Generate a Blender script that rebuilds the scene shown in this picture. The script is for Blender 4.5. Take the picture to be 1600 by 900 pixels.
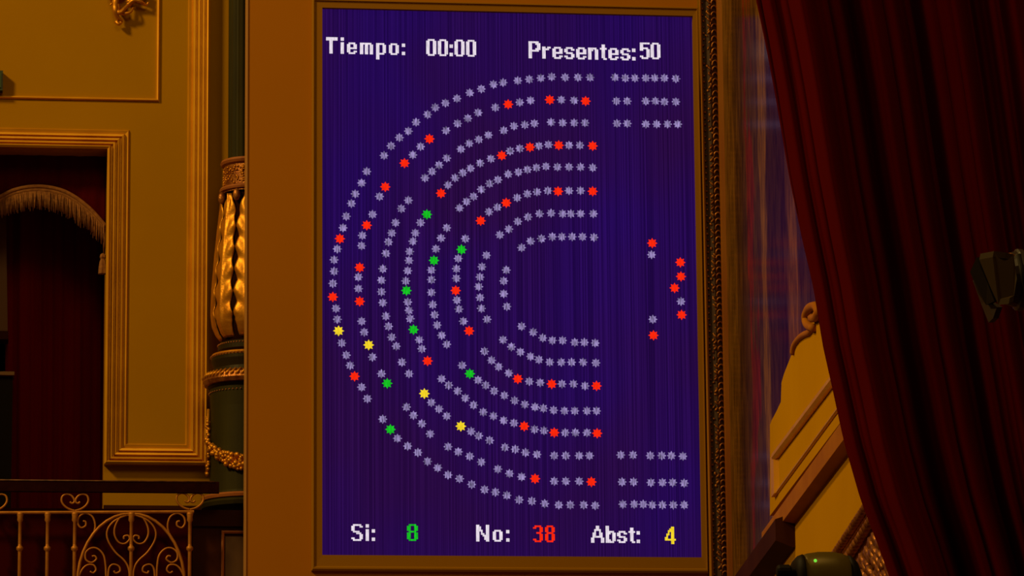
import bpy, math, random
from mathutils import Vector, Matrix
random.seed(7)
R = math.radians
for o in list(bpy.data.objects): bpy.data.objects.remove(o, do_unlink=True)
scene = bpy.context.scene
C = scene.collection

# ------------------------------------------------------------------ camera
Z0 = 4.08                                   # lower edge of the screen above the chamber floor
F = 6367.0                                  # focal length in pixels of a 1600 px wide frame
PITCH, YAW, ROLL = R(11.0034), R(7.0106), R(-0.5147)
CAM = Vector((-1.39740, -18.62892, Z0 - 2.38075))
fwd = Vector((math.sin(YAW)*math.cos(PITCH), math.cos(YAW)*math.cos(PITCH), math.sin(PITCH)))
rgt = Vector((math.cos(YAW), -math.sin(YAW), 0)); upv = rgt.cross(fwd)
cr = rgt*math.cos(ROLL) + upv*math.sin(ROLL)
cu = -rgt*math.sin(ROLL) + upv*math.cos(ROLL)
cam = bpy.data.cameras.new('camera'); camo = bpy.data.objects.new('camera', cam); C.objects.link(camo)
cam.sensor_width = 36; cam.lens = F/1600*36; cam.clip_end = 200
camo.matrix_world = Matrix(((cr.x, cu.x, -fwd.x, CAM.x), (cr.y, cu.y, -fwd.y, CAM.y), (cr.z, cu.z, -fwd.z, CAM.z), (0,0,0,1)))
scene.camera = camo
# ------------------------------------------------------------------ light
w = bpy.data.worlds.new('world'); scene.world = w; w.use_nodes = True
w.node_tree.nodes['Background'].inputs[0].default_value = (1.0, 0.50, 0.16, 1)
w.node_tree.nodes['Background'].inputs[1].default_value = 0.05
def area(name, loc, target, size, power, col):
    l = bpy.data.lights.new(name, 'AREA'); l.shape = 'DISK'; l.size = size; l.energy = power; l.color = col
    o = bpy.data.objects.new(name, l); C.objects.link(o); o.location = loc
    o.rotation_euler = (Vector(target) - Vector(loc)).to_track_quat('-Z', 'Y').to_euler(); return o
area('ceiling_lamp', (-8.5, -5.4, 12.2), (1.0, -1.2, 5.0), 1.6, 770, (1.0, 0.64, 0.17))
area('chamber_skylight', (0.0, -13.0, 13.0), (0.5, 0, 4.0), 5.0, 255, (1.0, 0.64, 0.18))
sl0 = bpy.data.lights.new('crest_fill_light', 'SPOT'); sl0.energy = 1300; sl0.color = (1.0, 0.62, 0.16); sl0.spot_size = R(30); sl0.spot_blend = 1.0; sl0.shadow_soft_size = .15  # unseen spot, added to brighten the stepped panel and the side wall
slo = bpy.data.objects.new('crest_fill_light', sl0); C.objects.link(slo); slo.location = (-8.0, -6.0, 8.0)
slo.rotation_euler = (Vector((2.2, -4.0, 4.2)) - slo.location).to_track_quat('-Z', 'Y').to_euler()
scene.view_settings.view_transform = 'Standard'; scene.view_settings.look = 'None'
scene.view_settings.exposure = 0.0; scene.view_settings.gamma = 1.0; scene.view_settings.use_curve_mapping = False

# ------------------------------------------------------------------ geometry helpers
def ray(px, py): return (fwd + cr*((px-800)/F) + cu*((450-py)/F)).normalized()
def P(px, py, Y=0.0):                       # the point of the plane y = Y that stands at this place of the frame
    d = ray(px, py); return CAM + d*((Y-CAM.y)/d.y)
def X(px, py=450, Y=0.0): return P(px, py, Y).x
def Z(px, py, Y=0.0): return P(px, py, Y).z
PX = (P(900, 450) - P(800, 450)).length/100      # metres per pixel at the screen
# the side wall: runs towards the hall, almost at a right angle to the screen
dw = ray(533, 1680); dw.z = 0; dw.normalize()    # pointing away from the hall
nw = Vector((-dw.y, dw.x, 0)); nw = nw if nw.x < 0 else -nw
Q0 = P(1131, 450, 0.12)
def PW(px, py, off=0.0):
    d = ray(px, py); q = Q0 + nw*off; return CAM + d*((q-CAM).dot(nw)/d.dot(nw))

class MB:
    def __init__(s): s.v = []; s.f = []; s.sm = []
    def add(s, vs, fs, smooth=False):
        n = len(s.v); s.v += [Vector(v) for v in vs]; s.f += [tuple(i+n for i in f) for f in fs]; s.sm += [smooth]*len(fs); return s
    def box(s, x0, x1, y0, y1, z0, z1):
        return s.add([(x0,y0,z0),(x1,y0,z0),(x1,y1,z0),(x0,y1,z0),(x0,y0,z1),(x1,y0,z1),(x1,y1,z1),(x0,y1,z1)],
                     [(0,3,2,1),(4,5,6,7),(0,1,5,4),(1,2,6,5),(2,3,7,6),(3,0,4,7)])
    def loops(s, loops, closed=True, caps=True, smooth=False):     # skin between successive loops of equal length
        n = len(loops[0]); vs = [v for l in loops for v in l]; fs = []
        for i in range(len(loops)-1):
            for j in range(n if closed else n-1):
                a, b = i*n+j, i*n+(j+1) % n; fs.append((a, b, b+n, a+n))
        if caps and closed: fs.append(tuple(range(n))[::-1]); fs.append(tuple(range((len(loops)-1)*n, len(loops)*n)))
        return s.add(vs, fs, smooth)
    def prism(s, poly, vec): vec = Vector(vec); return s.loops([[Vector(p) for p in poly], [Vector(p)+vec for p in poly]])
    def tube(s, pts, r, n=6, smooth=True, taper=None):
        pts = [Vector(p) for p in pts]; ls = []; prev = None
        for i, p in enumerate(pts):
            t = (pts[min(i+1, len(pts)-1)] - pts[max(i-1, 0)]).normalized()
            a = (prev - t*prev.dot(t)) if prev else t.orthogonal()
            a.normalize(); prev = a; b = t.cross(a)
            rr = r*(taper[i] if taper else 1)
            ls.append([p + a*rr*math.cos(2*math.pi*k/n) + b*rr*math.sin(2*math.pi*k/n) for k in range(n)])
        return s.loops(ls, smooth=smooth)
    def lathe(s, prof, cx, cy, n=40, smooth=False, flute=None):
        ls = []
        for r, z in prof:
            ls.append([Vector((cx + r*(flute(k/n) if flute else 1)*math.cos(2*math.pi*k/n), cy + r*(flute(k/n) if flute else 1)*math.sin(2*math.pi*k/n), z)) for k in range(n)])
        return s.loops(ls, smooth=smooth)
    def blob(s, c, rx, ry=None, rz=None, n=6, m=4, rot=None):
        ry = ry or rx; rz = rz or rx; c = Vector(c); ls = []
        for i in range(1, m):
            a = math.pi*i/m
            ls.append([(rx*math.sin(a)*math.cos(2*math.pi*k/n), ry*math.sin(a)*math.sin(2*math.pi*k/n), -rz*math.cos(a)) for k in range(n)])
        vs = [(0,0,-rz)] + [v for l in ls for v in l] + [(0,0,rz)]; fs = []
        for k in range(n): fs.append((0, 1+(k+1) % n, 1+k))
        for i in range(m-2):
            for k in range(n):
                a = 1+i*n+k; b = 1+i*n+(k+1) % n; fs.append((a, b, b+n, a+n))
        L = len(vs)-1; q = 1+(m-2)*n
        for k in range(n): fs.append((q+k, q+(k+1) % n, L))
        return s.add([c + (rot @ Vector(v) if rot else Vector(v)) for v in vs], fs, True)
    def grid(s, rows, smooth=True): return s.loops(rows, closed=False, smooth=smooth)
    def sweep(s, path, prof, Y):             # mitred moulding on a wall plane y=Y; prof = (across to the left of the path, out of the wall)
        n = len(path); ls = []
        for i, p in enumerate(path):
            p = Vector(p)
            d0 = (p - Vector(path[i-1])).normalized() if i else None
            d1 = (Vector(path[i+1]) - p).normalized() if i < n-1 else None
            if d0 is None: d0 = d1
            if d1 is None: d1 = d0
            n0 = Vector((-d0.y, d0.x)); n1 = Vector((-d1.y, d1.x)); m = (n0+n1); m = m/(m.dot(n0))
            ls.append([Vector((p.x + m.x*u, Y - o, p.y + m.y*u)) for u, o in prof])
        return s.loops(ls)
    def build(s, name, mat, parent=None, loc=None, kind=None, label=None, solid=None):
        if loc is None:
            lo = [min(v[i] for v in s.v) for i in range(3)]; hi = [max(v[i] for v in s.v) for i in range(3)]
            loc = Vector(((lo[0]+hi[0])/2, (lo[1]+hi[1])/2, lo[2]))
        loc = Vector(loc)
        me = bpy.data.meshes.new(name); me.from_pydata([v-loc for v in s.v], [], s.f); me.update()
        me.polygons.foreach_set('use_smooth', s.sm)
        me.materials.append(mat)
        import bmesh
        bm = bmesh.new(); bm.from_mesh(me); bmesh.ops.recalc_face_normals(bm, faces=bm.faces); bm.to_mesh(me); bm.free()
        o = put(name, me, loc, parent)
        if kind: o['kind'] = kind
        if label: o['label'] = label
        if solid:
            md = o.modifiers.new('thickness', 'SOLIDIFY'); md.thickness = solid; md.offset = 0
        return o
WL = {}
def put(name, data, loc, parent=None):
    o = bpy.data.objects.new(name, data); C.objects.link(o)
    if parent: o.parent = parent; o.location = Vector(loc) - WL[parent.name]
    else: o.location = loc
    WL[o.name] = Vector(loc); return o
def thing(name, label, cat, loc, group=None):
    o = put(name, None, loc); o.empty_display_size = 0.1; return tag(o, label, cat, group)
def tag(o, label, cat, group=None):
    o['label'] = label; o['category'] = cat
    if group: o['group'] = group
    return o
def smooth_path(pts, k=5):                    # Catmull-Rom through the points
    out = []
    for i in range(len(pts)-1):
        p0, p1, p2, p3 = [Vector(pts[min(max(j, 0), len(pts)-1)]) for j in (i-1, i, i+1, i+2)]
        for q in range(k):
            t = q/k
            out.append(0.5*((2*p1) + (p2-p0)*t + (2*p0-5*p1+4*p2-p3)*t*t + (3*p1-p0-3*p2+p3)*t**3))
    out.append(Vector(pts[-1])); return out
def interp(tab, v):
    for (a, x), (b, y) in zip(tab, tab[1:]):
        if v <= b: return x + (y-x)*(v-a)/(b-a)
    return tab[-1][1]

# ------------------------------------------------------------------ materials
def mat(name, col, rough=0.6, metal=0.0, noise=None, bump=0.0, bscale=40, coat=0.0, spec=0.5, stretch=(1,1,1), emit=None, sheen=0):
    m = bpy.data.materials.new(name); m.use_nodes = True; nt = m.node_tree; b = nt.nodes['Principled BSDF']
    b.inputs['Base Color'].default_value = (*col, 1); b.inputs['Roughness'].default_value = rough; b.inputs['Metallic'].default_value = metal
    b.inputs['Specular IOR Level'].default_value = spec; b.inputs['Coat Weight'].default_value = coat; b.inputs['Coat Roughness'].default_value = 0.12
    if sheen: b.inputs['Sheen Weight'].default_value = sheen; b.inputs['Sheen Tint'].default_value = (*col, 1)
    tc = nt.nodes.new('ShaderNodeTexCoord'); mp = nt.nodes.new('ShaderNodeMapping'); mp.inputs['Scale'].default_value = stretch
    nt.links.new(tc.outputs['Object'], mp.inputs['Vector'])
    if noise:
        sc, c2 = noise
        n = nt.nodes.new('ShaderNodeTexNoise'); n.inputs['Scale'].default_value = sc; n.inputs['Detail'].default_value = 4
        nt.links.new(mp.outputs[0], n.inputs['Vector'])
        rp = nt.nodes.new('ShaderNodeValToRGB'); rp.color_ramp.elements[0].position = .35; rp.color_ramp.elements[1].position = .68
        rp.color_ramp.elements[0].color = (*c2, 1); rp.color_ramp.elements[1].color = (*col, 1)
        nt.links.new(n.outputs['Fac'], rp.inputs[0]); nt.links.new(rp.outputs[0], b.inputs['Base Color'])
    if bump:
        n2 = nt.nodes.new('ShaderNodeTexNoise'); n2.inputs['Scale'].default_value = bscale; n2.inputs['Detail'].default_value = 3
        nt.links.new(mp.outputs[0], n2.inputs['Vector'])
        bp = nt.nodes.new('ShaderNodeBump'); bp.inputs['Strength'].default_value = bump; bp.inputs['Distance'].default_value = 0.01
        nt.links.new(n2.outputs['Fac'], bp.inputs['Height']); nt.links.new(bp.outputs[0], b.inputs['Normal'])
    if emit: b.inputs['Emission Color'].default_value = (*emit[0], 1); b.inputs['Emission Strength'].default_value = emit[1]
    return m
OCHRE = mat('ochre_wall_paint', (.445, .222, .001), .8, noise=(1.3, (.405, .197, .001)), bump=.05, bscale=30, spec=.0)
BOARD = mat('board_ochre_paint', (.47, .175, .003), .6, noise=(1.1, (.44, .165, .001)), spec=.05)
BEZEL = mat('bezel_olive_ochre', (.34, .155, .002), .6, spec=.1)
GILT = mat('gilt', (.78, .36, .022), .45, .7, noise=(9, (.60, .24, .012)), bump=.15, bscale=60)
GILTD = mat('gilt_worn', (.50, .20, .03), .42, .6, noise=(25, (.22, .06, .01)), bump=.3, bscale=90)
GILTP = mat('gilt_moulding', (.78, .39, .010), .42, .42, noise=(5, (.66, .30, .008)), spec=.3)
IRON = mat('gilt_iron', (.62, .26, .04), .5, .35, noise=(14, (.42, .16, .02)), spec=.2)
GREEN = mat('green_marble', (.040, .034, .003), .55, noise=(6, (.022, .018, .002)), stretch=(1, 1, .3), spec=.15)
BROWN = mat('dark_brown_wood', (.050, .010, .002), .7, noise=(4, (.030, .005, .001)), spec=.1)
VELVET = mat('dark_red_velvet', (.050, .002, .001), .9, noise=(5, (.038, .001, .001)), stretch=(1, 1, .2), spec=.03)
CURT = mat('red_curtain_velvet', (.15, .001, .0008), .9, noise=(3, (.12, .001, .0008)), stretch=(1, 1, .1), spec=.03)
FRINGE = mat('gold_fringe', (.30, .115, .02), .8, noise=(60, (.19, .065, .012)))
PINKW = mat('pale_wood', (.40, .13, .03), .5, noise=(8, (.30, .09, .02)), bump=.1)
REDWOOD = mat('reddish_wood', (.36, .130, .003), .6, noise=(5, (.28, .092, .002)), spec=.08)
METAL = mat('dark_olive_metal', (.15, .10, .003), .4, .2, spec=.3)
BLACK = mat('black_metal', (.010, .005, .003), .6, spec=.12)
CARPET = mat('red_carpet', (.10, .008, .006), .9, noise=(3, (.07, .005, .004)))
LEDG = mat('green_led', (.05, .3, .02), .4, emit=((.18, .75, .05), 1.0))
FLAP = mat('flap_lit_brown', (.055, .028, .003), .6, spec=.1)  # brown of the lit flap, its light put into the colour

def screen_mat():
    m = bpy.data.materials.new('screen_pixels'); m.use_nodes = True; nt = m.node_tree; N = nt.nodes; b = N['Principled BSDF']
    b.inputs['Base Color'].default_value = (.002, .001, .004, 1); b.inputs['Roughness'].default_value = .6; b.inputs['Specular IOR Level'].default_value = 0
    tc = N.new('ShaderNodeTexCoord')
    def nz(sx, sz, sc, det):
        mp = N.new('ShaderNodeMapping'); mp.inputs['Scale'].default_value = (sx, 1, sz); n = N.new('ShaderNodeTexNoise'); n.inputs['Scale'].default_value = sc; n.inputs['Detail'].default_value = det
        nt.links.new(tc.outputs['Object'], mp.inputs[0]); nt.links.new(mp.outputs[0], n.inputs['Vector']); return n
    def ramp(n, a, ca, bb, cb):
        r = N.new('ShaderNodeValToRGB'); r.color_ramp.elements[0].position = a; r.color_ramp.elements[0].color = (*ca, 1)
        r.color_ramp.elements[1].position = bb; r.color_ramp.elements[1].color = (*cb, 1); nt.links.new(n.outputs['Fac'], r.inputs[0]); return r
    lines = ramp(nz(135, .45, 1.0, 1), .30, (.0120, .0014, .042), .72, (.030, .0042, .092))
    tone = ramp(nz(1.2, .8, 1.0, 2), .38, (1.0, 1.0, .80), .62, (.80, .85, 1.30))
    mx = N.new('ShaderNodeMix'); mx.data_type = 'RGBA'; mx.blend_type = 'MULTIPLY'; mx.inputs[0].default_value = 1
    nt.links.new(lines.outputs[0], mx.inputs[6]); nt.links.new(tone.outputs[0], mx.inputs[7])
    nt.links.new(mx.outputs[2], b.inputs['Emission Color']); b.inputs['Emission Strength'].default_value = 1.0
    return m
def lit(name, c, lo=.75, amp=.5, k=1.0):      # a lit figure on the screen: fine vertical lines of brighter pixels
    m = bpy.data.materials.new(name); m.use_nodes = True; nt = m.node_tree; N = nt.nodes; b = N['Principled BSDF']
    b.inputs['Base Color'].default_value = (0, 0, 0, 1); b.inputs['Emission Color'].default_value = (*c, 1); b.inputs['Specular IOR Level'].default_value = 0
    g = N.new('ShaderNodeNewGeometry'); mp = N.new('ShaderNodeMapping'); mp.inputs['Scale'].default_value = (190, 1, 30)
    n = N.new('ShaderNodeTexNoise'); n.inputs['Scale'].default_value = 1; n.inputs['Detail'].default_value = 1
    nt.links.new(g.outputs['Position'], mp.inputs[0]); nt.links.new(mp.outputs[0], n.inputs['Vector'])
    mr = N.new('ShaderNodeMapRange'); mr.inputs[1].default_value = .3; mr.inputs[2].default_value = .7; mr.inputs[3].default_value = lo*k; mr.inputs[4].default_value = (lo+amp)*k
    nt.links.new(n.outputs['Fac'], mr.inputs[0]); nt.links.new(mr.outputs[0], b.inputs['Emission Strength']); return m
SCREEN = screen_mat()
L_GREY = lit('lit_mauve_grey', (.20, .150, .32), .30, 1.7)
L_WHITE = lit('lit_white', (.82, .72, .82), .75, .4)
L_RED = lit('lit_red', (1.0, .022, .004), .8, .3); L_GREEN = lit('lit_green', (.008, .50, .016), .7, .6); L_YEL = lit('lit_yellow', (.85, .62, .02), .85, .4)

def painting_mat():
    m = bpy.data.materials.new('varnished_painting'); m.use_nodes = True; nt = m.node_tree; N = nt.nodes; b = N['Principled BSDF']
    tc = N.new('ShaderNodeTexCoord'); sp_ = N.new('ShaderNodeSeparateXYZ'); nt.links.new(tc.outputs['Object'], sp_.inputs[0])
    mp = N.new('ShaderNodeMapping'); mp.inputs['Scale'].default_value = (2.0, 2.0, .8); nt.links.new(tc.outputs['Object'], mp.inputs[0])
    n = N.new('ShaderNodeTexNoise'); n.inputs['Scale'].default_value = 1.6; n.inputs['Detail'].default_value = 5; nt.links.new(mp.outputs[0], n.inputs['Vector'])
    # colour bands follow one another along the length of the canvas (object y), shifted by noise
    ma = N.new('ShaderNodeMath'); ma.operation = 'MULTIPLY_ADD'; ma.inputs[1].default_value = 1.1; nt.links.new(n.outputs['Fac'], ma.inputs[0]); nt.links.new(sp_.outputs['Y'], ma.inputs[2])
    mr = N.new('ShaderNodeMapRange'); mr.inputs[1].default_value = PY1 + .55; mr.inputs[2].default_value = PY0 + .55; nt.links.new(ma.outputs[0], mr.inputs[0])
    r = N.new('ShaderNodeValToRGB'); e = r.color_ramp.elements
    e[0].position = 0; e[0].color = (.070, .034, .003, 1); e[1].position = 1; e[1].color = (.03, .012, .004, 1)
    for p, c in ((.10, (.085, .038, .003)), (.17, (.030, .012, .002)), (.215, (.050, .020, .003)), (.225, (.05, .018, .003)), (.24, (.10, .012, .001)), (.27, (.10, .010, .001)), (.285, (.045, .020, .003)),
                 (.37, (.040, .018, .003)), (.40, (.13, .060, .004)), (.43, (.10, .045, .003)), (.45, (.03, .012, .004)), (.62, (.016, .005, .010)), (.70, (.08, .03, .004)), (.76, (.02, .008, .004))):
        q = e.new(p); q.color = (*c, 1)
    nt.links.new(mr.outputs[0], r.inputs[0])
    n3 = N.new('ShaderNodeTexNoise'); n3.inputs['Scale'].default_value = 7; n3.inputs['Detail'].default_value = 4; nt.links.new(mp.outputs[0], n3.inputs['Vector'])
    mr2 = N.new('ShaderNodeMapRange'); mr2.inputs[1].default_value = .3; mr2.inputs[2].default_value = .7; mr2.inputs[3].default_value = .9; mr2.inputs[4].default_value = 3.2; nt.links.new(n3.outputs['Fac'], mr2.inputs[0])
    mx = N.new('ShaderNodeVectorMath'); mx.operation = 'SCALE'; nt.links.new(r.outputs[0], mx.inputs[0]); nt.links.new(mr2.outputs[0], mx.inputs['Scale'])
    nt.links.new(mx.outputs[0], b.inputs['Base Color'])
    b.inputs['Roughness'].default_value = .20; b.inputs['Specular IOR Level'].default_value = .01
    n2 = N.new('ShaderNodeTexNoise'); n2.inputs['Scale'].default_value = 3.0; bp = N.new('ShaderNodeBump'); bp.inputs['Strength'].default_value = .03; bp.inputs['Distance'].default_value = .02
    nt.links.new(mp.outputs[0], n2.inputs['Vector']); nt.links.new(n2.outputs['Fac'], bp.inputs['Height']); nt.links.new(bp.outputs[0], b.inputs['Normal'])
    return m
PY1, PY0 = PW(1140, 450).y, PW(1300, 450).y      # length of canvas in view
_cy = (PW(1131, 450).y + PW(1405, 450).y)/2; PY1 -= _cy; PY0 -= _cy
PAINT = painting_mat()

# ------------------------------------------------------------------ setting
YW = 0.60                                    # plane of the rear wall
fx0, fx1 = -7.0, 5.0
MB().box(fx0, fx1, -22, 3.0, -.1, 0).build('floor', CARPET, kind='structure')
xd = X(165, 480, YW); zd = Z(100, 235, YW); ztop = Z(300, -160, YW); xdl = X(-45, 480, YW)
xr = X(1175, 450, YW)
zb = Z(230, 791, YW)
wall = MB().box(xd, xr, YW, YW+.25, 0, ztop).box(xdl, xd, YW, YW+.25, zd, ztop).box(-4.0, xdl, YW, YW+.25, 0, ztop)
wall.build('wall_back', OCHRE, kind='structure')
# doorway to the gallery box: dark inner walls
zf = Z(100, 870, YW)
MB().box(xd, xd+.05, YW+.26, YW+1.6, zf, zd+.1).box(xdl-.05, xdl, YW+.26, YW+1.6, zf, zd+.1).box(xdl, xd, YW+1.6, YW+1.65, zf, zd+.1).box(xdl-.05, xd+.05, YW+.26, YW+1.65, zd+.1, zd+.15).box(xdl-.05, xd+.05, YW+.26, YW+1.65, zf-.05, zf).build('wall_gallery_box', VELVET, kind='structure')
# gilt moulding: over the doorway, down its side, under the panel and up again
prof = [(0,0),(0,.050),(.010,.058),(.016,.054),(.019,.024),(.024,.024),(.028,.042),(.036,.042),(.040,.014),(.045,.014),(.049,.032),(.058,.030),(.062,.008),(.067,.008),(.070,.022),(.080,.020),(.084,.006),(.100,.010),(.106,0)]
xm = X(326, 400, YW); zm = Z(240, 728, YW)
MB().sweep([(xdl, zm), (xdl, zd), (xd, zd), (xd, zm), (xm, zm), (xm, ztop)], prof, YW).build('trim_1', GILTP, kind='structure')
# thin gilt line framing the wall panel above the doorway
xl = X(249, 80, YW); zl = Z(120, 156.5, YW)
MB().sweep([(-3.8, zl), (xl, zl), (xl, ztop)], [(0,0),(0,.008),(.005,.014),(.011,.012),(.016,.003),(.016,0)], YW).build('trim_2', GILTP, kind='structure')
# base strip under the panel
MB().box(xd, X(330, 790, YW), YW-.03, YW, zb-.9, zb).build('baseboard_back', BROWN, kind='structure')

# gilt carved ornament hanging from the panel head
def spray(mb, pts, r, taper=True):
    pts = smooth_path(pts, 4); n = len(pts)
    mb.tube(pts, r, 6, taper=[(1-.75*i/(n-1)) if taper else 1 for i in range(n)])
orn = MB(); Yo = YW-.03
q = lambda x, y, d=0: P(x, y, Yo-d)
for pts, r in (([q(182,-22),q(181,0),q(180,14,.02),q(183,26,.01),q(190,33),q(187,36)], 5),
               ([q(176,-10),q(180,8),q(186,20,.02),q(193,15,.02),q(203,4),q(212,-8)], 4.5),
               ([q(190,20),q(197,21,.015),q(205,18,.015),q(208,11)], 3),
               ([q(200,8),q(210,0,.02),q(220,3,.02),q(228,8),q(232,3)], 3.5),
               ([q(172,-14),q(172,-4,.01),q(175,4),q(172,8)], 3), ([q(182,34),q(186,38,.01),q(191,35)], 3),
               ([q(205,-16),q(216,-8,.02),q(224,-5,.01),q(231,-10)], 4)):
    spray(orn, pts, r*1.3*PX)
orn.blob(q(183,12,.01), 6*PX, 4*PX, 8*PX); orn.blob(q(204,2,.01), 8*PX, 4*PX, 5*PX)
orn.blob(q(188,-14), 12*PX, .034, 14*PX, 8, 6); orn.blob(q(212,-14), 13*PX, .034, 11*PX, 8, 6)
tag(orn.build('wall_ornament', GILT), 'gilt carved leaf ornament on the ochre wall panel at top left', 'ornament')
# little green box fixed on the wall at the left edge
g = MB(); g.box(X(-22,130,YW), X(4.5,130,YW), YW-.05, YW, Z(0,145,YW), Z(0,114,YW))
gb = thing('wall_sign_box', 'dark green box on the ochre wall, cut by the left edge', 'sign', P(-9,145,YW-.025))
g.build('casing', mat('dark_green_plastic', (.012, .030, .006), .4), gb)
MB().box(X(-19,130,YW), X(2,130,YW), YW-.056, YW-.05, Z(0,141,YW), Z(0,118,YW)).build('front_plate', mat('green_plate', (.008, .045, .010), .3), gb)

# ------------------------------------------------------------------ doorway drapery
Yv = YW+.12
top = [(-45,352),(-20,322),(0,307),(20,297),(40,292),(60,290.5),(80,292.5),(100,298),(120,309),(140,325),(155,341),(165,353)]
bot = [(-45,384),(-20,352),(0,339),(20,331),(40,327),(60,325),(80,328),(100,335),(120,347),(140,363),(155,376),(165,386)]
val = thing('door_valance', 'dark red arched valance with gold fringe hanging in the doorway', 'valance', P(60, 292, Yv))
rows = []
for k in range(9):
    row = []
    for i in range(64):
        px = -45 + 210*i/63; tp = interp(top, px); py = 222 + (tp-222)*k/8
        p = P(px, py, Yv); p.y += .004*math.sin(px*.16+k*.15)+.002*math.sin(px*.37); row.append(p)
    rows.append(row)
MB().grid(rows).build('valance_cloth', mat('valance_velvet', (.055, .001, .001), .9, spec=.03), val, solid=.006)
br = MB(); br.tube(smooth_path([P(x, y+1, Yv-.012) for x, y in top], 3), 3.2*PX, 6); 
rows = [[P(-45+210*i/63, interp(top, -45+210*i/63)+k*5, Yv-.012-.004*math.sin(k*1.5)) for i in range(64)] for k in range(3)]
br.grid(rows); br.build('braid', FRINGE, val, solid=.004)
fr = MB()
for i in range(150):
    px = -44 + 208*i/149 + random.uniform(-.4, .4); t0 = interp(top, px)+8; t1 = interp(bot, px)+random.uniform(-4, 4)
    d = random.uniform(-.012, .006)
    fr.tube([P(px, t0, Yv-.014), P(px+random.uniform(-.6,.6), (t0+t1)/2, Yv-.018+d), P(px+random.uniform(-1,1), t1, Yv-.014+d)], random.uniform(.7, 1.15)*PX, 4)
fr.build('fringe_strands', FRINGE, val, kind='stuff')
tas = MB(); tas.tube([P(162,350,Yv-.02), P(162,396,Yv-.02)], 1.1*PX, 5)
tas.build('tassel_cord', FRINGE, val)
ts = MB(); xx = X(160.5, 410, Yv-.03)
tp = [(1.5,396),(4,398),(5,402),(3.4,405),(5,409),(6.5,418),(7.2,428)]
ts.lathe([(a*PX, Z(160,b,Yv-.03)) for a, b in tp], xx, Yv-.03, 14, flute=lambda u: 1+.08*math.cos(u*2*math.pi*7))
ts.build('tassel', FRINGE, val)
rows = []
for k in range(7):
    row = []
    for i in range(90):
        px = 8 + 160*i/89; p = P(px, 236 + (905-236)*k/6, YW+.55)
        p.y += .012*math.sin(px*.12)+.005*math.sin(px*.31+1)+.002*math.sin(px*.7+k*.4); row.append(p)
    rows.append(row)
tag(MB().grid(rows).build('door_drape', mat('drape_velvet', (.15, .002, .001), .9, noise=(5, (.11, .001, .001)), stretch=(1, 1, .2), spec=.03), solid=.008), 'very dark red drape hanging inside the doorway behind the railing', 'curtain')
jm = thing('inner_pilaster', 'dim brown pilaster inside the doorway at the left edge', 'pilaster', P(-8, 520, YW+.4))
MB().prism([P(-34,240,YW+.42), P(8,240,YW+.42), P(12,517,YW+.42), P(-34,517,YW+.42)], (0,.10,0)).build('pilaster_shaft', mat('dim_brown_paint', (.14, .055, .012), .6), jm)
MB().box(X(-34,524,YW+.4), X(13,524,YW+.4), YW+.40, YW+.53, Z(0,530,YW+.4), Z(0,517,YW+.4)).build('pilaster_foot', BROWN, jm)
sh = thing('wall_ledge', 'narrow pale ledge in the dark doorway at the left edge', 'shelf', P(-5, 600, YW+.4))
MB().box(X(-34,585,YW+.4), X(22.5,585,YW+.4), YW+.36, YW+.50, Z(0,588,YW+.4), Z(0,582.5,YW+.4)).build('ledge_board', mat('pale_ledge', (.34, .19, .07), .5), sh)
MB().box(X(-34,585,YW+.4), X(20,585,YW+.4), YW+.39, YW+.50, Z(0,800,YW+.4), Z(0,588,YW+.4)).build('ledge_front', BLACK, sh)

# ------------------------------------------------------------------ gilt and green column
cxp, YC = 392, .345
cx = X(cxp, 450, YC); sc = PX*1.018
def zc(py): return Z(cxp, py + 0, YC)
def zf_(py, r):                              # height whose left rim (at the column's side) shows at this row
    return Z(cxp - r, py, YC)
col = thing('column', 'green marble column with gilt leaf bulb and bands beside the voting board', 'column', (cx, YC, zf_(792, 60)))
def L(name, prof, m, n=48, smooth=False, flute=None, label=None):
    return MB().lathe([(r*sc, zf_(y, r)) for r, y in prof], cx, YC, n, smooth, flute).build(name, m, col, label=label)
L('upper_shaft', [(36,252),(36,-160)], GREEN, 96, flute=lambda u: 1-.13*abs(math.sin(u*math.pi*12))**2)
L('gilt_band', [(45,304),(44,300),(42,296),(42,262),(44,258)], GILTD, 48)
L('band_ring', [(42,262),(46,260),(48,256.5),(46,253),(36,252)], PINKW)
L('band_ring', [(42,303),(48,301),(49,298),(47,295),(42,294)], PINKW)
mb = MB()
for k in range(150):                          # chased relief on the band
    a = R(180 + random.uniform(-15, 150)); rr = 42.5*sc; z = zf_(random.uniform(266, 292), 42)
    mb.blob((cx+rr*math.cos(a), YC+rr*math.sin(a), z), random.uniform(1.2, 2.6)*sc, random.uniform(1.2, 2.6)*sc, random.uniform(1, 2.2)*sc, 6, 3)
mb.build('band_relief', GILT, col, kind='stuff')
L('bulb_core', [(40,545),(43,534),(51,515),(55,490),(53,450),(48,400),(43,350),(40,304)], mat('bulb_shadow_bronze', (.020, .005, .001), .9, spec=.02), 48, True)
RT = [(300,45),(326,47),(360,51),(400,55),(450,59),(490,60.5),(510,58),(524,52),(534,44)]
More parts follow.
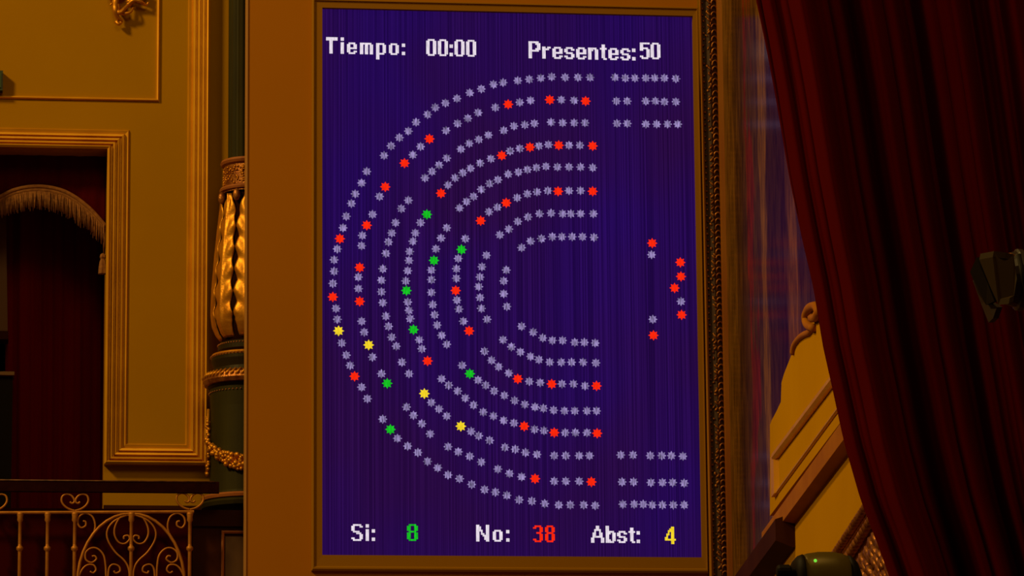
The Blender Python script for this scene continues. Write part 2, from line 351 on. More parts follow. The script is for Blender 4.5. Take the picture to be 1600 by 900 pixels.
def leaf(ac):
    rows = []; NS, NT = 56, 17
    for i in range(NS):
        s = i/(NS-1); py = 308 + (532-308)*s; r0 = interp(RT, py)
        tooth = abs(((s*6.5) % 1)-.5)*2
        half = R(22)*(1 - .26*tooth*(1 if .06 < s < .88 else .3))*min(1, .25+6*s if s < .12 else 1)*(1 if s < .86 else 1-.25*(s-.86)/.14)
        row = []
        for j in range(NT):
            t = -1 + 2*j/(NT-1); a = ac + t*half
            rib = 2.6*math.exp(-(t/.13)**2) + 1.8*math.sin(2*math.pi*(s*6.5 + .55*abs(t)) + 2.2)*(abs(t)**.6)*(1 if .05 < s < .86 else .2) - 2.5*abs(t)**3
            r = (r0 - 1.2 + rib)*sc
            row.append(Vector((cx + r*math.cos(a), YC + r*math.sin(a), zf_(py, r0))))
        rows.append(row)
    return MB().grid(rows).build('leaf', GILT, col, solid=.004)
for k in range(5): leaf(R(270 - 54 - 45 + 45*k))
mb = MB()
for k in range(8):                            # little drops above the gaps between the leaves
    a = R(270-31.5+45*k); rr = 47*sc
    mb.blob((cx+rr*math.cos(a), YC+rr*math.sin(a), zf_(312, 46)), 6*sc, 5*sc, 10*sc, 8, 5)
mb.build('bulb_drops', GILTD, col)
DG = mat('dark_green_bronze', (.026, .018, .003), .5, .1, spec=.2)
L('collar', [(44,552),(50,549),(50,541),(48,538),(42,536)], DG)
L('collar', [(56,578),(58,572),(60,566),(60,560),(56,557)], DG)
L('gilt_ring', [(56,561),(60,560.5),(61,558),(59,555),(50,554)], GILT)
L('neck', [(62,617),(56,578),(44,552)], DG)
L('gilt_ring', [(62,606),(70,604),(73,598),(71,590),(64,585),(58,584)], GILTD)
mb = MB()
for k in range(34):                           # rope turns on the ring
    a = R(150 + 7*k); rr = 69*sc
    ca, sa = math.cos(a), math.sin(a); z = zf_(592, 70)
    mb.tube([(cx+rr*ca, YC+rr*sa, z-5*sc), (cx+(rr+4*sc)*math.cos(a+.05), YC+(rr+4*sc)*math.sin(a+.05), z), (cx+(rr-2*sc)*math.cos(a+.11), YC+(rr-2*sc)*math.sin(a+.11), z+6.5*sc)], 2.2*sc, 6)
mb.build('rope_twist', GILT, col)
def beads(py, r, br_, name='beads', n=46):
    b_ = MB()
    for k in range(n):
        a = R(140 + 260*k/n); b_.blob((cx+r*sc*math.cos(a), YC+r*sc*math.sin(a), zf_(py, r)), br_*sc, n=6, m=4)
    b_.build(name, PINKW, col)
beads(541, 50, 1.3); beads(559, 61, 1.2); beads(616, 63, 1.2)
L('drum', [(62,775),(61,700),(61,640),(62,613),(62,609),(66,606)], GREEN, 64)
L('base_ring', [(74,796),(76,790),(72,786),(66,780),(62,772)], GREEN)
L('base_ring', [(68,786),(74,784),(75,780),(72,777),(64,776)], PINKW)
ga = MB()
def on_drum(px, py, lift):
    s_ = (px-cxp)/61.0; s_ = max(-1, min(1, s_)); a = math.asin(s_); rr = (61+lift)*sc
    return Vector((cx + rr*math.sin(a), YC - rr*math.cos(a), 0)), a
for k in range(360):                          # fruit and flower swag
    t = random.random(); px = 331 + (446-331)*t; sag = 50*(1-(2*t-1)**2)**.5
    th = 4 + 7*min(1, 5*t*(1-t)); py = 676 + sag + random.uniform(-th, th)
    p, a = on_drum(px, py, 0); z = Z(px, py, YC-.15); lift = random.uniform(1, 8)
    p, a = on_drum(px, py, lift)
    ga.blob((p.x, p.y, z), random.uniform(2.6, 4.6)*sc, n=7, m=4)
ga.build('garland', GILT, col)
gp = MB()
for k in range(60):
    py = random.uniform(652, 742); th = 1.5+3.2*abs(math.sin((py-650)*.06)); r_ = 64+random.uniform(0, 3)
    a = R(180+random.uniform(-2, 9)); gp.blob((cx+r_*sc*math.cos(a), YC+r_*sc*math.sin(a), zf_(py, 66)), min(th, 3.6)*sc*.9, n=6, m=4)
gp.tube([(cx-64*sc, YC-.01, zf_(640, 64)), (cx-66*sc, YC-.02, zf_(680, 66)), (cx-66*sc, YC-.02, zf_(745, 66))], 2.4*sc, 6)
gp.build('garland_pendant', GILT, col)
# pedestal under the column
YP = .118
ped = thing('pedestal', 'dark brown pedestal with gilt line under the column', 'pedestal', (X(392,900,YP+.25), YP+.25, 0))
xp0, xp1 = X(301,850,YP), X(470,850,YP)+.05; zp = Z(340, 797, YP)
MB().box(xp0, xp1, YP+.012, YW-.03, 0, zp).build('block', BROWN, ped)
MB().box(xp0-.01, xp1, YP-.004, YP+.012, zp-.075, zp).build('top_board', BROWN, ped)
MB().sweep([(xp1-.05, Z(360,1000,YP)), (X(346,850,YP), Z(360,1000,YP)), (X(346,850,YP), Z(360,829,YP)), (xp1-.05, Z(360,829,YP))][::-1], [(0,0),(0,.012),(.006,.016),(.013,.010),(.013,0)], YP+.012).build('gilt_line', PINKW, ped)
MB().box(X(352,850,YP), xp1-.05, YP+.006, YP+.012, Z(360,1000,YP), Z(360,838,YP)).build('panel', mat('olive_brown_panel', (.095, .040, .008), .5), ped)

# ------------------------------------------------------------------ gallery railing
YR = 0.0
rail = thing('gallery_railing', 'gilt wrought iron scroll railing with dark handrail in front of the doorway', 'railing', P(150, 1010, YR))
def q4(x, y, d=0.0): return P(x/3.2, 620+y/3.2, YR-d)
rr = 2.6*PX
MB().tube([P(-70,801.5,YR), P(120,800.6,YR), P(303,799.6,YR)], 2.5*PX, 8, False).build('top_bar', IRON, rail)
MB().tube([P(-70,1006,YR), P(303,1004,YR)], 3.5*PX, 8, False).build('bottom_bar', IRON, rail)
for i, px in enumerate((-55, -11.5, 31, 74, 116.5, 205, 296.5)):
    b_ = MB(); xa = X(px, 850, YR); z1 = Z(px, 801, YR); z0 = Z(px, 1005, YR); zk = Z(px, 857, YR)
    b_.lathe([(2.7*PX,z0),(2.7*PX,zk-.02),(3.0*PX,zk-.012),(5.2*PX,zk-.006),(5.2*PX,zk+.006),(3.0*PX,zk+.012),(2.7*PX,zk+.02),(2.6*PX,z1-.045),(4.6*PX,z1-.035),(4.2*PX,z1-.02),(5*PX,z1-.008),(5*PX,z1)], xa, YR, 10, True)
    b_.build('baluster', IRON, rail)
def mir(pts, c=657): return [(2*c-x, y) for x, y in pts]
heart = [(0,45),(-30,36),(-55,18),(-67,-5),(-62,-28),(-42,-38),(-20,-32),(-5,-14),(-4,2),(-16,8),(-25,0)]
for hx in (-32, 375, 950):
    for s in (1, -1):
        h_ = MB(); h_.tube(smooth_path([q4(hx + s*x, 525+y - (6 if hx > 900 else 0)) for x, y in heart], 4), 1.7*PX, 6); h_.build('heart_scroll', IRON, rail)
arch = [(655 + 268*math.cos(R(a)), 935 - 352*math.sin(R(a))) for a in range(0, 181, 9)]
MB().tube([q4(923,1235)] + [q4(x, y) for x, y in arch] + [q4(387,1235)], 2.4*PX, 8).build('arch_bar', IRON, rail)
sl = [[(462,700),(476,650),(464,602),(428,583),(396,600),(389,632),(405,655),(428,645),(428,625),(415,622)],
      [(650,592),(606,598),(577,645),(573,690),(594,728),(625,734),(648,712),(640,694),(620,698),(620,712)],
      [(640,590),(575,618),(538,664),(539,715),(575,775),(618,815),(640,850),(648,900),(640,980),(600,1060)],
      [(535,960),(530,896),(528,845),(518,792),(488,760),(455,757),(428,780),(430,815),(458,829),(482,812),(474,796),(460,798)],
      [(392,905),(412,862),(438,841),(468,842),(480,864),(466,881),(450,873)],
      [(538,960),(540,900),(546,856),(566,838),(595,848),(600,872),(578,882),(570,870)]]
for pts in sl:
    for pp in (pts, mir(pts)):
        MB().tube(smooth_path([q4(x, y, .0) for x, y in pp], 4), 1.55*PX, 6).build('scroll', IRON, rail)
def hp(px, py, Y): return P(px, py, Y)
x0h, x1h = X(-70,760,YR), X(345,760,YR); zt, zbm = Z(170,751,YR-.01), Z(170,770,YR-.01)
pr = [(-.012,zbm+.004),(-.012,zt-.006),(-.006,zt),(.07,zt+.004),(.075,zt-.006),(.075,zbm+.020),(-.006,zbm)]
MB().loops([[Vector((x, YR+a, b)) for a, b in pr] for x in (x0h, x1h-.008)] ).build('handrail', mat('dark_red_leather', (.022, .002, .001), .8, noise=(20, (.015, .001, .001)), bump=.2, spec=.05), rail)
tr = MB(); tr.tube([Vector((x0h, YR-.012, zt-.002)), Vector((X(165,750,YR), YR-.012, zt-.002)), Vector((x1h-.03, YR-.012, zt-.002))], 1.3*PX, 5)
tr.build('handrail_welt', mat('worn_welt', (.20, .075, .02), .6, noise=(30, (.06, .02, .01))), rail)
par = MB().box(X(-75,850,.09), xp0-.012, .075, .10, Z(100,1120,.09), Z(100,795,.09))
tag(par.build('parapet_panel', VELVET), 'very dark red padded parapet behind the gilt railing', 'parapet')

# ------------------------------------------------------------------ voting board
xs0, xs1 = 0.0, 1.77128; zs0, zs1 = Z0, Z0+2.6
bd = thing('voting_board', 'ochre framed electronic voting board with purple screen of seat dots', 'display board', (.9, .05, Z0-.5))
YB = -.012
xb0, xb1 = X(384.5,450,YB), X(1098.5,450,-.03)
zlo, zhi = Z(700,985,YB), Z(700,-90,YB)
bz = [(X(487,450,-.03), zs0-.075), (X(1098.5,450,-.03), zs1+.042)]
# surround: flat panel left of the screen, strips over and under it
MB().box(xb0, bz[0][0], YB, .10, zlo, zhi).build('side_panel', BOARD, bd)
MB().box(bz[0][0], xb1, YB, .10, bz[1][1], zhi).build('top_panel', BOARD, bd)
MB().box(bz[0][0], xb1, YB, .10, zlo, bz[0][1]).build('bottom_panel', BOARD, bd)
MB().box(xb0-.003, xb0+.004, YB-.006, .08, zlo, zhi).build('edge_highlight', mat('painted_edge_highlight', (.52, .25, .06), .5), bd)  # highlight on the board's left edge, put into a pale colour
MB().box(.3, 1.5, .10, YW, Z0+.3, Z0+2.3).build('wall_mount', BLACK, bd)
(bx0, bz0), (bx1, bz1) = bz
def bez(a, b, c, d, ia, ib): # one mitred side of the bezel
    m = MB()
    fr_ = lambda p: Vector((p[0], -.030, p[1]))
    f2 = lambda p: Vector((p[0], -.036, p[1]))
    def mix(p, q_, t): return (p[0]+(q_[0]-p[0])*t, p[1]+(q_[1]-p[1])*t)
    la = [Vector((a[0], .01, a[1])), fr_(a), f2(mix(a, c, .12)), f2(mix(a, c, .22)), Vector((*[mix(a,c,.30)[0]], -.028, mix(a,c,.30)[1])), Vector((c[0], -.026, c[1])), Vector((c[0], .01, c[1]))]
    lb = [Vector((b[0], .01, b[1])), fr_(b), f2(mix(b, d, .12)), f2(mix(b, d, .22)), Vector((mix(b,d,.30)[0], -.028, mix(b,d,.30)[1])), Vector((d[0], -.026, d[1])), Vector((d[0], .01, d[1]))]
    return m.loops([la, lb])
O = [(bx0,bz0),(bx1,bz0),(bx1,bz1),(bx0,bz1)]; I = [(xs0,zs0),(xs1,zs0),(xs1,zs1),(xs0,zs1)]
for k in range(4):
    bez(O[k], O[(k+1)%4], I[k], I[(k+1)%4], 0, 0).build('bezel_side', BEZEL, bd)
scr = MB().box(xs0-.01, xs1+.01, 0.0, .02, zs0-.01, zs1+.01).build('screen', SCREEN, bd, label='purple pixel screen showing the vote')

G = 'g'; r_ = 'r'; n_ = 'n'; y_ = 'y'
SEATS = """
922,121 903,121 883,121 862,120 845,122 827,124 809,126 786,129 771,132 752,139 734,145 714,154 696,161 680,168 668,179 650,191 638,205 624,215 611,228 600,243
573,268 565,286 555,303 549,318 541,338 536,356 r531,373 527,389 522,406 522,424 520,443 r520,464 525,482 527,499 y529,517 534,536 541,555 547,571 r554,588 565,605 574,623
598,655 n610,671 621,685 637,697 653,707 668,721 684,731 700,742 718,748 737,757 757,765 774,769 792,774 811,781 831,783 851,787 873,789 891,789 912,789 930,790
r915,158 897,157 877,156 r859,156 829,157 812,160 r794,163 774,168 747,176 731,185 715,193 697,204 r671,217 657,229 645,242 r632,255 r602,292 593,307 582,335 r573,352 566,368 565,384
r562,418 560,433 560,451 r562,471 565,502 569,519 y576,539 582,558 596,584 n605,599 635,636 646,649 659,662 672,678 700,698 716,706 734,713 752,722 778,733 796,740 815,745 r836,748 866,752 884,752 905,752 r924,753
914,192 897,192 879,192 861,191 835,193 820,195 803,197 787,204 763,211 748,218 733,224 720,233 698,247 686,258 675,268 664,278 638,313 627,326 618,348 612,364 607,378 603,396 598,420 596,438 596,456 598,473 603,494 607,510 612,527 619,541 628,566 639,584
y663,615 674,629 686,639 698,650 y720,666 736,674 748,681 765,688 789,699 805,702 821,707 839,710 866,712 884,712 905,712 921,712
r926,228 906,227 889,227 r873,227 857,226 842,228 r828,230 812,232 797,236 r784,243 767,248 750,255 735,263 723,270 711,278 700,289 r689,302 n667,335 657,348 649,364 645,377 640,393 639,407 637,423 634,439 n635,454 637,472 639,485 641,498 n646,515 655,531 659,545 r668,564
690,592 701,602 715,611 727,622 740,633 755,644 771,650 787,657 803,661 r819,666 835,671 850,673 r866,676 883,676 899,676 917,676 r933,677
926,262 907,261 889,261 871,261 853,260 838,262 824,265 810,269 794,272 778,281 765,287 752,296 740,307 729,315 718,325 698,356 689,372 681,389 n678,407 674,422 674,437 674,457 676,476 679,492 683,508 690,524 698,538 722,571 n734,584 747,594 759,602 772,611 788,618 804,626 820,632 836,636 849,638 865,641 882,642 898,642 917,642 932,642
r926,299 907,298 889,298 r872,299 856,298 839,300 824,303 808,309 r791,317 777,324 764,331 r751,345 727,373 n721,390 716,404 713,420 713,435 r712,454 714,469 717,483 724,502 r733,517 757,549 768,563 779,573 795,583 r809,592 827,596 844,598 r862,600 878,600 896,600 914,603 r932,603
927,334 907,334 892,334 879,334 861,333 843,334 825,339 809,346 795,358 781,367 760,399 753,417 750,433 748,448 750,465 752,482 761,499 786,531 799,542 813,550 829,557 842,562 859,566 877,566 893,566 911,566 931,567
928,371 910,370 894,370 878,370 863,370 846,373 829,377 815,387 791,422 787,439 787,459 792,479 815,510 833,519 848,528 863,532 879,532 898,535 913,535 930,536
961,121 977,122 992,122 1009,122 1023,122 1038,122 1056,123 963,158 980,158 1009,158 1024,158 1038,159 1056,159 964,193 980,193 1009,194 1026,194 1043,194 1059,194
970,711 989,711 1016,712 1034,712 1049,712 1067,713 972,753 990,753 1017,754 1035,754 1051,754 1069,755 973,788 991,788 1005,788 1019,789 1035,789 1052,789 1069,789
r1019,380 1018,398 r1063,410 r1064,432 r1054,450 1064,471 r1065,492 1020,499 r1021,524
""".split()
def star(radius, name, m):
    mb = MB(); N = 16
    front = [Vector((radius*(1 if k % 2 == 0 else .62)*math.sin(2*math.pi*k/N), -.0012, radius*(1 if k % 2 == 0 else .62)*math.cos(2*math.pi*k/N))) for k in range(N)]
    mb.loops([front, [v + Vector((0, .0012, 0)) for v in front]])
    me = bpy.data.meshes.new(name); me.from_pydata(mb.v, [], mb.f); me.materials.append(m); return me, mb
ME = {'g': star(7.4*PX, 'seat_marker_grey', L_GREY), 'r': star(8.4*PX, 'seat_marker_red', L_RED), 'n': star(8.4*PX, 'seat_marker_green', L_GREEN), 'y': star(8.6*PX, 'seat_marker_yellow', L_YEL)}
NM = {'g': 'grey_seat_marker', 'r': 'red_seat_marker', 'n': 'green_seat_marker', 'y': 'yellow_seat_marker'}
cnt = {}; rest = MB()
for t in SEATS:
    k = t[0] if t[0] in 'rny' else 'g'; px, py = map(float, t.lstrip('rny').split(','))
    cnt[k] = cnt.get(k, 0)+1; p = P(px, py, 0)
    if k == 'g' and cnt[k] > 300:
        rest.add([v+p for v in ME['g'][1].v], ME['g'][1].f)
    else: put(NM[k], ME[k][0], p, scr)
print('SEATS', cnt)
if rest.v: rest.build('grey_seat_marker_rest', L_GREY, scr, kind='stuff')

GL = {
'T': ["#######","#######"]+["..###.."]*0+["..##..."]*8,
'i': ["##","##",".."]+["##"]*7,
'e': ["......"]*3+[".####.","##..##","##..##","######","##....","##..##",".####."],
'm': ["........"]*3+["#######.","##.##.##","##.##.##","##.##.##","##.##.##","##.##.##","##.##.##"],
'p': ["......"]*3+["#####.","##..##","##..##","##..##","##..##","##..##","#####.","##....","##....","##...."],
'o': ["......"]*3+[".####.","##..##","##..##","##..##","##..##","##..##",".####."],
':': [".."]*3+["##","##","..","..","..","##","##"],
'0': [".####."]+["##..##"]*8+[".####."],
'P': ["######.","##..###","##...##","##...##","##..###","######.","##.....","##.....","##.....","##....."],
'r': ["....."]*3+["##.##","####.","##...","##...","##...","##...","##..."],
's': ["......"]*3+[".####.","##..##","##....",".####.","....##","##..##",".####."],
'n': ["......"]*3+["#####.","###.##","##..##","##..##","##..##","##..##","##..##"],
't': ["....",".##.",".##.","####",".##.",".##.",".##.",".##.",".##.","..##"],
'5': ["######","##....","##....","#####.","##..##","....##","....##","....##","##..##",".####."],
'S': [".#####.","##...##","##.....","##.....",".####..","...###.",".....##",".....##","##...##",".#####."],
'8': [".####.","##..##","##..##","##..##",".####.","##..##","##..##","##..##","##..##",".####."],
'N': ["##....##","###...##","###...##","####..##","##.#..##","##.##.##","##..####","##...###","##...###","##....##"],
'3': [".####.","##..##","....##","....##","..###.","....##","....##","....##","##..##",".####."],
'A': ["...##...","...##...","..####..","..#..#..",".##..##.",".##..##.",".######.","##....##","##....##","##....##"],
'b': ["##....","##....","##....","#####.","###.##","##..##","##..##","##..##","###.##","#####."],
'4': ["....##.","...###.","..####.","..#.##.",".##.##.",".#..##.","##..##.","#######","....##.","....##."],
}
def word(txt, px0, px1, yt, yb, m):
    tl, bl = P(px0, yt, 0), P(px0, yb, 0); W_ = P(px1, yb, 0).x - bl.x; cell = (tl.z-bl.z)/10
    ws = [len(GL[c][0]) for c in txt]; cw = cell*.98
    gap = (W_ - sum(ws)*cw)/max(1, len(txt)-1) if len(txt) > 1 else 0
    if len(txt) == 1: cw = W_/ws[0]
    if gap < .4*cell and len(txt) > 1: gap = .9*cell; cw = (W_-gap*(len(txt)-1))/sum(ws)
    mb = MB(); x = bl.x
    for c, wd in zip(txt, ws):
        for i, row in enumerate(GL[c]):
            j = 0
            while j < wd:
                if row[j] == '#':
                    k = j
                    while k < wd and row[k] == '#': k += 1
                    z1 = bl.z + (10-i)*cell
                    mb.box(x+j*cw, x+k*cw, -.0014, 0.0, z1-cell*1.001, z1); j = k
                else: j += 1
        x += wd*cw + gap
    mb.build('screen_lettering', m, scr)
word('Tiempo:', 509.5, 633, 58, 83.5, L_WHITE); word('00:00', 666, 744, 61, 87, L_WHITE)
word('Presentes:', 826, 993, 64.5, 91, L_WHITE); word('50', 1000, 1032, 66.5, 92, L_WHITE)
word('Si:', 549, 586, 819, 845, L_WHITE); word('8', 636, 653, 819, 845, L_GREEN)
word('No:', 744, 796, 820, 846, L_WHITE); word('38', 833, 867, 821, 847, L_RED)
word('Abst:', 923.5, 1000, 821.5, 848, L_WHITE); word('4', 1039, 1056, 823, 850, L_YEL)

# ------------------------------------------------------------------ painting on the side wall, seen at a grazing angle
pt = thing('framed_painting', 'large dark varnished painting with carved gilt frame beside the screen', 'painting', P(1120, 1000, .1))
def vstrip(name, pts0, pts1, m):             # a vertical frame strip: (px, Y) outlines at the rows 0 and 900
    e0 = [(a, y) for a, y in pts0]; e1 = pts1
    def ext(py):
        t = py/900; return [P(a0+(a1-a0)*t, py, y0-.035) for (a0, y0), (a1, y1) in zip(e0, e1)]
    return MB().loops([ext(-110), ext(450), ext(1010)]).build(name, m, pt)
vstrip('frame_inner_bead', [(1092.5,.05),(1092.5,.0),(1094,-.01),(1096,.0),(1096,.05)], [(1108.5,.05),(1108.5,.0),(1112,-.01),(1115,.0),(1115,.05)], mat('frame_bead_gilt', (.40, .165, .008), .5, .2, spec=.2))
vstrip('frame_carved_bed', [(1095,.06),(1095,.015),(1107,.0),(1120,.015),(1120,.06)], [(1113,.06),(1113,.015),(1127,.0),(1138,.015),(1138,.06)], mat('frame_dark_ground', (.050, .014, .004), .6))
vstrip('frame_outer_band', [(1119,.13),(1119,.0),(1121,-.010),(1131,-.012),(1135,-.004),(1141,.010),(1141,.13)], [(1136,.13),(1136,.0),(1138,-.010),(1150,-.012),(1155,-.004),(1161,.010),(1161,.13)], mat('frame_band_gilt', (.42, .155, .008), .42, .3, noise=(6, (.34, .10, .006)), stretch=(1,1,.3)))
def fx(u, py): t = py/900; return (1095+25*u) + 18*t
rel = MB(); py = -100
while py < 1000:                              # beads on the inner side, curling leaves on the outer side
    rel.blob(P(fx(.12,py)+random.uniform(-.8,.8), py, -.027), random.uniform(1.4, 2.4)*PX, n=6, m=4)
    rel.blob(P(fx(random.uniform(.3,.6),py+4), py+4, -.033), random.uniform(1.2, 2.6)*PX, 1.4*PX, random.uniform(1.4, 3.6)*PX, 6, 4, Matrix.Rotation(random.uniform(-1,1), 3, 'Y'))
    rel.tube(smooth_path([P(fx(.98,py), py, -.023), P(fx(.84,py), py-5, -.033), P(fx(.68,py), py-3, -.033), P(fx(.62,py), py+3, -.029)], 3), 1.5*PX, 5)
    if random.random() < .7: rel.blob(P(fx(.47,py), py-2, -.035), 2.0*PX, 1.6*PX, 4.2*PX, 6, 4, Matrix.Rotation(random.choice((-.7,.7)), 3, 'Y'))
    py += 9.5
rel.build('frame_carving', GILTD, pt, kind='stuff')
zlow = Z0-.75; ztp = Z0+3.6
Wd = -dw
def wp(s, z, off=0.0): p = Q0 + Wd*s + nw*off; return Vector((p.x, p.y, z))
def s_of(px, off=0.0): return (PW(px, 450, off)-Q0-nw*off).dot(Wd)
send = s_of(1405)
MB().prism([wp(-.05, zlow-.3, -.02), wp(send, zlow-.3, -.02), wp(send, ztp, -.02), wp(-.05, ztp, -.02)], nw*.02).build('canvas', PAINT, pt)
MB().prism([wp(-.3, 0, -.3), wp(send, 0, -.3), wp(send, ztop+1.0, -.3), wp(-.3, ztop+1.0, -.3)], nw*.27).build('wall_right', OCHRE, kind='structure')

# ------------------------------------------------------------------ ochre stepped crest in front of the painting
OFF = .12
cr_ = thing('stepped_crest_panel', 'ochre stepped panel with scroll crest and slanting mouldings in front of the painting', 'panel', PW(1230, 850, OFF))
out = [(1203,806),(1203,664),(1206,656),(1213,643),(1220,628),(1221,598),(1225,584),(1240,546),(1241,538),(1246,529),(1255,522),(1264,518),(1271,508),(1300,462),(1345,400),(1345,618)]
poly = [PW(a, b, OFF) for a, b in out]
OCH2 = OCHRE
MB().prism(poly, -nw*.10).build('panel_body', OCH2, cr_)
MB().tube(smooth_path([PW(a, b, OFF+.004) for a, b in ((1239,552),(1241,540),(1247,530),(1256,523),(1265,519),(1271,510))], 4), .012, 6).build('crest_edge', REDWOOD, cr_)
scp = [PW(a, b, OFF+.01) for a, b in ((1271,512),(1263,509),(1259,500),(1260,488),(1266,480),(1274,478),(1278,487),(1274,496),(1268,497))]
MB().tube(smooth_path(scp, 4), .016, 7).build('crest_scroll', REDWOOD, cr_)
MB().prism([PW(a, b, OFF) for a, b in ((1262,510),(1259,498),(1261,486),(1268,480),(1276,478),(1290,480),(1290,505))], -nw*.06).build('crest_block', OCH2, cr_)
def wbar(name, a, b, h, o0, o1, m, parent, bevel=.3, kind=None):      # a level moulding along the side wall: a, b = pixels on its upper edge
    A = PW(*a, o1); s0 = (A-Q0).dot(Wd); s1 = s_of(b[0], o1) if False else (PW(*b, o1)-Q0).dot(Wd); z = (A.z + PW(*b, o1).z)/2
    zt0, zt1 = A.z, PW(*b, o1).z
    prof_ = [(o0, 0), (o0+(o1-o0)*.5, 0), (o1, h*bevel), (o1, h*(1-bevel)), (o0+(o1-o0)*.6, h), (o0, h)]
    m_ = MB(); m_.loops([[wp(s, zz - k, o) for o, k in prof_] for s, zz in ((s0, zt0), (s1, zt1))])
    return m_.build(name, m, parent, kind=kind)
wbar('inset_moulding', (1205,706), (1320,552), .034, OFF, OFF+.022, GILTP, cr_)
wbar('inset_moulding', (1208,772), (1320,618), .012, OFF, OFF+.010, GILTP, cr_)
A, B = PW(1208,712,OFF+.01), PW(1208,776,OFF+.01)
s0 = (A-Q0).dot(Wd)
MB().loops([[wp(s0-.05, z, OFF), wp(s0-.05, z, OFF+.016), wp(s0+.06, z, OFF+.016), wp(s0+.11, z, OFF)] for z in (B.z, A.z)]).build('inset_moulding', GILTP, cr_)
# the cornice under it and the ochre wall below
cn = wbar('trim_3', (1190,828), (1345,612), .088, OFF-.10, OFF+.026, REDWOOD, None, .12, kind='structure')
dk = wbar('cornice_return', (1143,897), (1211,800), .135, OFF-.11, OFF+.055, BROWN, None, .2)
tag(dk, 'dark brown wooden cornice end below the painting', 'moulding')
lowp = [PW(a, b, .10) for a, b in ((1140,960),(1140,912),(1212,824),(1345,648),(1388,590),(1388,1010),(1140,1010))]
MB().prism(lowp, -nw*.09).build('wall_right_lower', OCH2, kind='structure')
cc = thing('carved_cornice', 'carved gilt cornice with bead and leaf rows beside the curtain', 'cornice', PW(1345, 960, .2))
wbar('cornice_fillet', (1290,868), (1386,721), .05, .10, .17, OCH2, cc)
wbar('cornice_bed', (1300,876), (1386,743), .30, .10, .19, REDWOOD, cc, .1)
def along(a, b, n, off):
    A_, B_ = PW(*a, off), PW(*b, off); return [A_.lerp(B_, i/(n-1)) for i in range(n)]
mb = MB()
for i, p in enumerate(along((1301,872), (1372,764), 24, .20)): mb.blob(p, .016, .05, .016, 6, 4)
mb.build('bead_row', GILTD, cc)
mb = MB()
for i, p in enumerate(along((1328,868), (1388,772), 16, .20)): mb.blob(p, .020, .05, .018, 6, 4)
mb.build('bead_row', GILTD, cc)
mb = MB()
for i in range(26):
    a = along((1342,878), (1392,796), 26, .21)[i]
    for j in range(6): mb.blob(a + Vector((0, random.uniform(-.05,.05), -.018-.036*j)), .014, .05, .016, 5, 3, Matrix.Rotation(.5, 3, 'X'))
mb.build('leaf_rows', GILTD, cc, kind='stuff')

# ------------------------------------------------------------------ big red curtain
YCUR = -8.2
EDGE = [(-300,1135),(-120,1162),(0,1184),(70,1199),(150,1214),(280,1236),(370,1254),(440,1269),(540,1287),(600,1301),(690,1321),(780,1347),(850,1374),(900,1392),(1040,1440)]
NU, NV = 420, 70; rows = []
for k in range(NV+1):
    py = -300 + 1340*k/NV; e = interp(EDGE, py); v = (py+120)/1160
    right = 1790 + 150*v; row = []
    for i in range(NU+1):
        u = i/NU; px = e + (right-e)*u
        ph = u*100
        fold = .055*math.sin(ph*.36+.6+.5*math.sin(2.2*v+u*3)) + .024*math.sin(ph*.83+1.4+1.1*v) + .008*math.sin(ph*1.45+2.0*v+.7) + .002*math.sin(ph*3.3+v*2)
        fold = (abs(fold)**.9)*(1 if fold > 0 else -1)
        row.append(P(px, py, YCUR + fold))
    rows.append(row)
tag(MB().grid(rows).build('stage_curtain', CURT, solid=.01), 'large dark red velvet curtain drawn aside in slanting folds at right', 'curtain')

# ------------------------------------------------------------------ lamp head at the lower edge
YL = -10.0; sl_ = (P(1300,880,YL)-P(1290,880,YL)).length/10
lp = thing('stage_lamp', 'rounded olive lamp head with green light below the ochre wall', 'lamp', (X(1290,890,YL), YL, 0))
cxl, zl0 = X(1290,900,YL), Z(1290,925,YL)
def sect(px, hw, top_py, e):                 # rounded cross-section across the lamp's axis
    x = X(px, 890, YL); t = Z(px, top_py, YL); h = (t-zl0); pts = []
    for k in range(28):
        a = 2*math.pi*k/28; c_, s_ = math.cos(a), math.sin(a)
        pts.append(Vector((x, YL + hw*sl_*(abs(c_)**e)*(1 if c_ > 0 else -1), zl0 + h*(abs(s_)**e)*(1 if s_ > 0 else -1))))
    return pts
MB().loops([sect(1250,46,869,.7), sect(1258,50,866,.7), sect(1275,52,863.5,.7), sect(1298,52,863.5,.7), sect(1312,50,866,.7), sect(1322,46,870,.75), sect(1328,40,876,.8)], smooth=True).build('housing', METAL, lp)
MB().loops([sect(1238,38,884,.7), sect(1240,44,876,.7), sect(1246,49,869,.7), sect(1251,50,867,.7), sect(1252,46,870,.7)], smooth=True).build('end_ring', BLACK, lp)
MB().loops([sect(1322,47,869,.7), sect(1326,49,869,.7), sect(1335,45,878,.75), sect(1340,38,890,.8), sect(1342,30,900,.9)], smooth=True).build('end_ring', BLACK, lp)
kx = X(1209,890,YL); kn = MB(); zk = Z(1220,896,YL)
kn.loops([[Vector((X(px,890,YL), YL-.03+r*sl_*math.cos(2*math.pi*k/14), zk+r*sl_*math.sin(2*math.pi*k/14))) for k in range(14)] for px, r in ((1209,6),(1210,9),(1213,11),(1229,11),(1232,7),(1242,7))]).build('tilt_knob', BLACK, lp)
pl = P(1274, 876, YL-46*sl_)
led = MB(); led.blob(P(1274,876,YL-.5*52*sl_-.062), 2.6*sl_, n=8, m=6); led.build('green_light', LEDG, lp)
MB().tube([(cxl, YL, 0.03), (cxl, YL, zl0-.02)], .03, 12).build('stand_pole', BLACK, lp)
MB().loops([[Vector((cxl+r*math.cos(2*math.pi*k/20), YL+r*math.sin(2*math.pi*k/20), z)) for k in range(20)] for r, z in ((.35,0),(.35,.02),(.05,.05))]).build('stand_base', BLACK, lp)

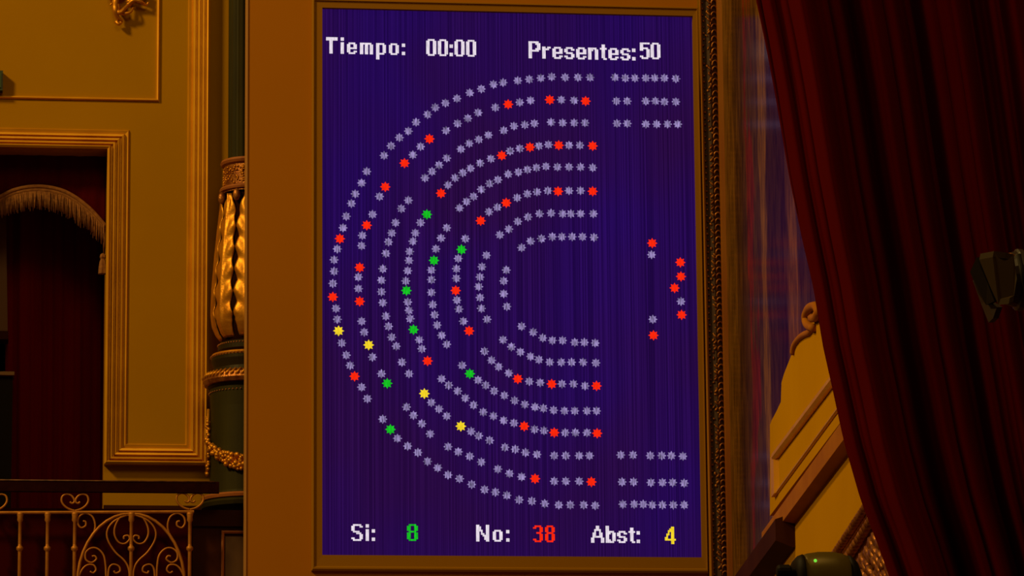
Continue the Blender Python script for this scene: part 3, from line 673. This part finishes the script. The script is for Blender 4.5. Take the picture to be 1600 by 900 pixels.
# ------------------------------------------------------------------ spotlight with barn doors at the right edge
YS = -11.0
sp = thing('spotlight', 'dark spotlight with open flaps in front of the curtain, cut by the right edge', 'lamp', (X(1660,450,YS), YS, 0))
def S(px, py, d=0.0): return P(px, py, YS+d)
def slab(name, pts, m, th=.006):
    pts = [Vector(p) for p in pts]; nrm = (pts[1]-pts[0]).cross(pts[2]-pts[0]).normalized()*th
    return MB().loops([[p-nrm for p in pts], [p+nrm for p in pts]]).build(name, m, sp)
slab('flap', [S(1531,401,-.05), S(1552,397,-.09), S(1570,399,-.10), S(1583,402,-.10), S(1588,440,-.12), S(1584,466,-.12), S(1577,470,-.12), S(1561,472,-.10), S(1548,443,-.07)], FLAP)
slab('flap', [S(1520,424,.0), S(1530,402,-.04), S(1547,441,-.06), S(1558,470,-.08), S(1545,476,-.03), S(1533,458,.0)], BLACK)
slab('flap', [S(1524,438,.03), S(1546,470,-.02), S(1562,480,-.06), S(1556,497,-.04), S(1549,504,.0), S(1537,474,.03)], mat('flap_shaded_brown', (.035, .012, .006), .6))  # darker copy of the flap brown, shade put into the colour
slab('flap', [S(1545,399,.12), S(1590,398,.14), S(1592,470,.14), S(1560,470,.10)], BLACK)
hd = []
for px, r, dy in ((1572,36,0),(1586,40,0),(1588,44,1),(1596,44,2),(1600,40,3),(1640,40,6),(1680,36,9),(1690,20,10)):
    hd.append([S(px,436+dy) + (Vector((0,1,0))*math.cos(2*math.pi*k/20) + Vector((0,0,1))*math.sin(2*math.pi*k/20))*r*sl_*.98 for k in range(20)])
MB().loops(hd, smooth=False).build('lamp_head', mat('brown_black_metal', (.030, .014, .007), .4), sp)
MB().tube(smooth_path([S(1572,401,-.02), S(1578,398,-.03), S(1586,401,-.03), S(1596,397,-.02), S(1612,395,-.02)], 4), 3.0*sl_, 8).build('flap_hinge', GILTD, sp)
MB().tube([S(1592,398,-.2), S(1600,440,-.22), S(1610,480,-.2), S(1640,505,-.1), S(1660,508,.0)], 3.4*sl_, 8).build('yoke', BLACK, sp)
xq = X(1660,450,YS)
MB().tube([(xq, YS, .03), (xq, YS, S(1660,500).z)], .025, 12).build('stand_pole', BLACK, sp)
MB().loops([[Vector((xq+r*math.cos(2*math.pi*k/20), YS+r*math.sin(2*math.pi*k/20), z)) for k in range(20)] for r, z in ((.35,0),(.35,.02),(.04,.05))]).build('stand_base', BLACK, sp)
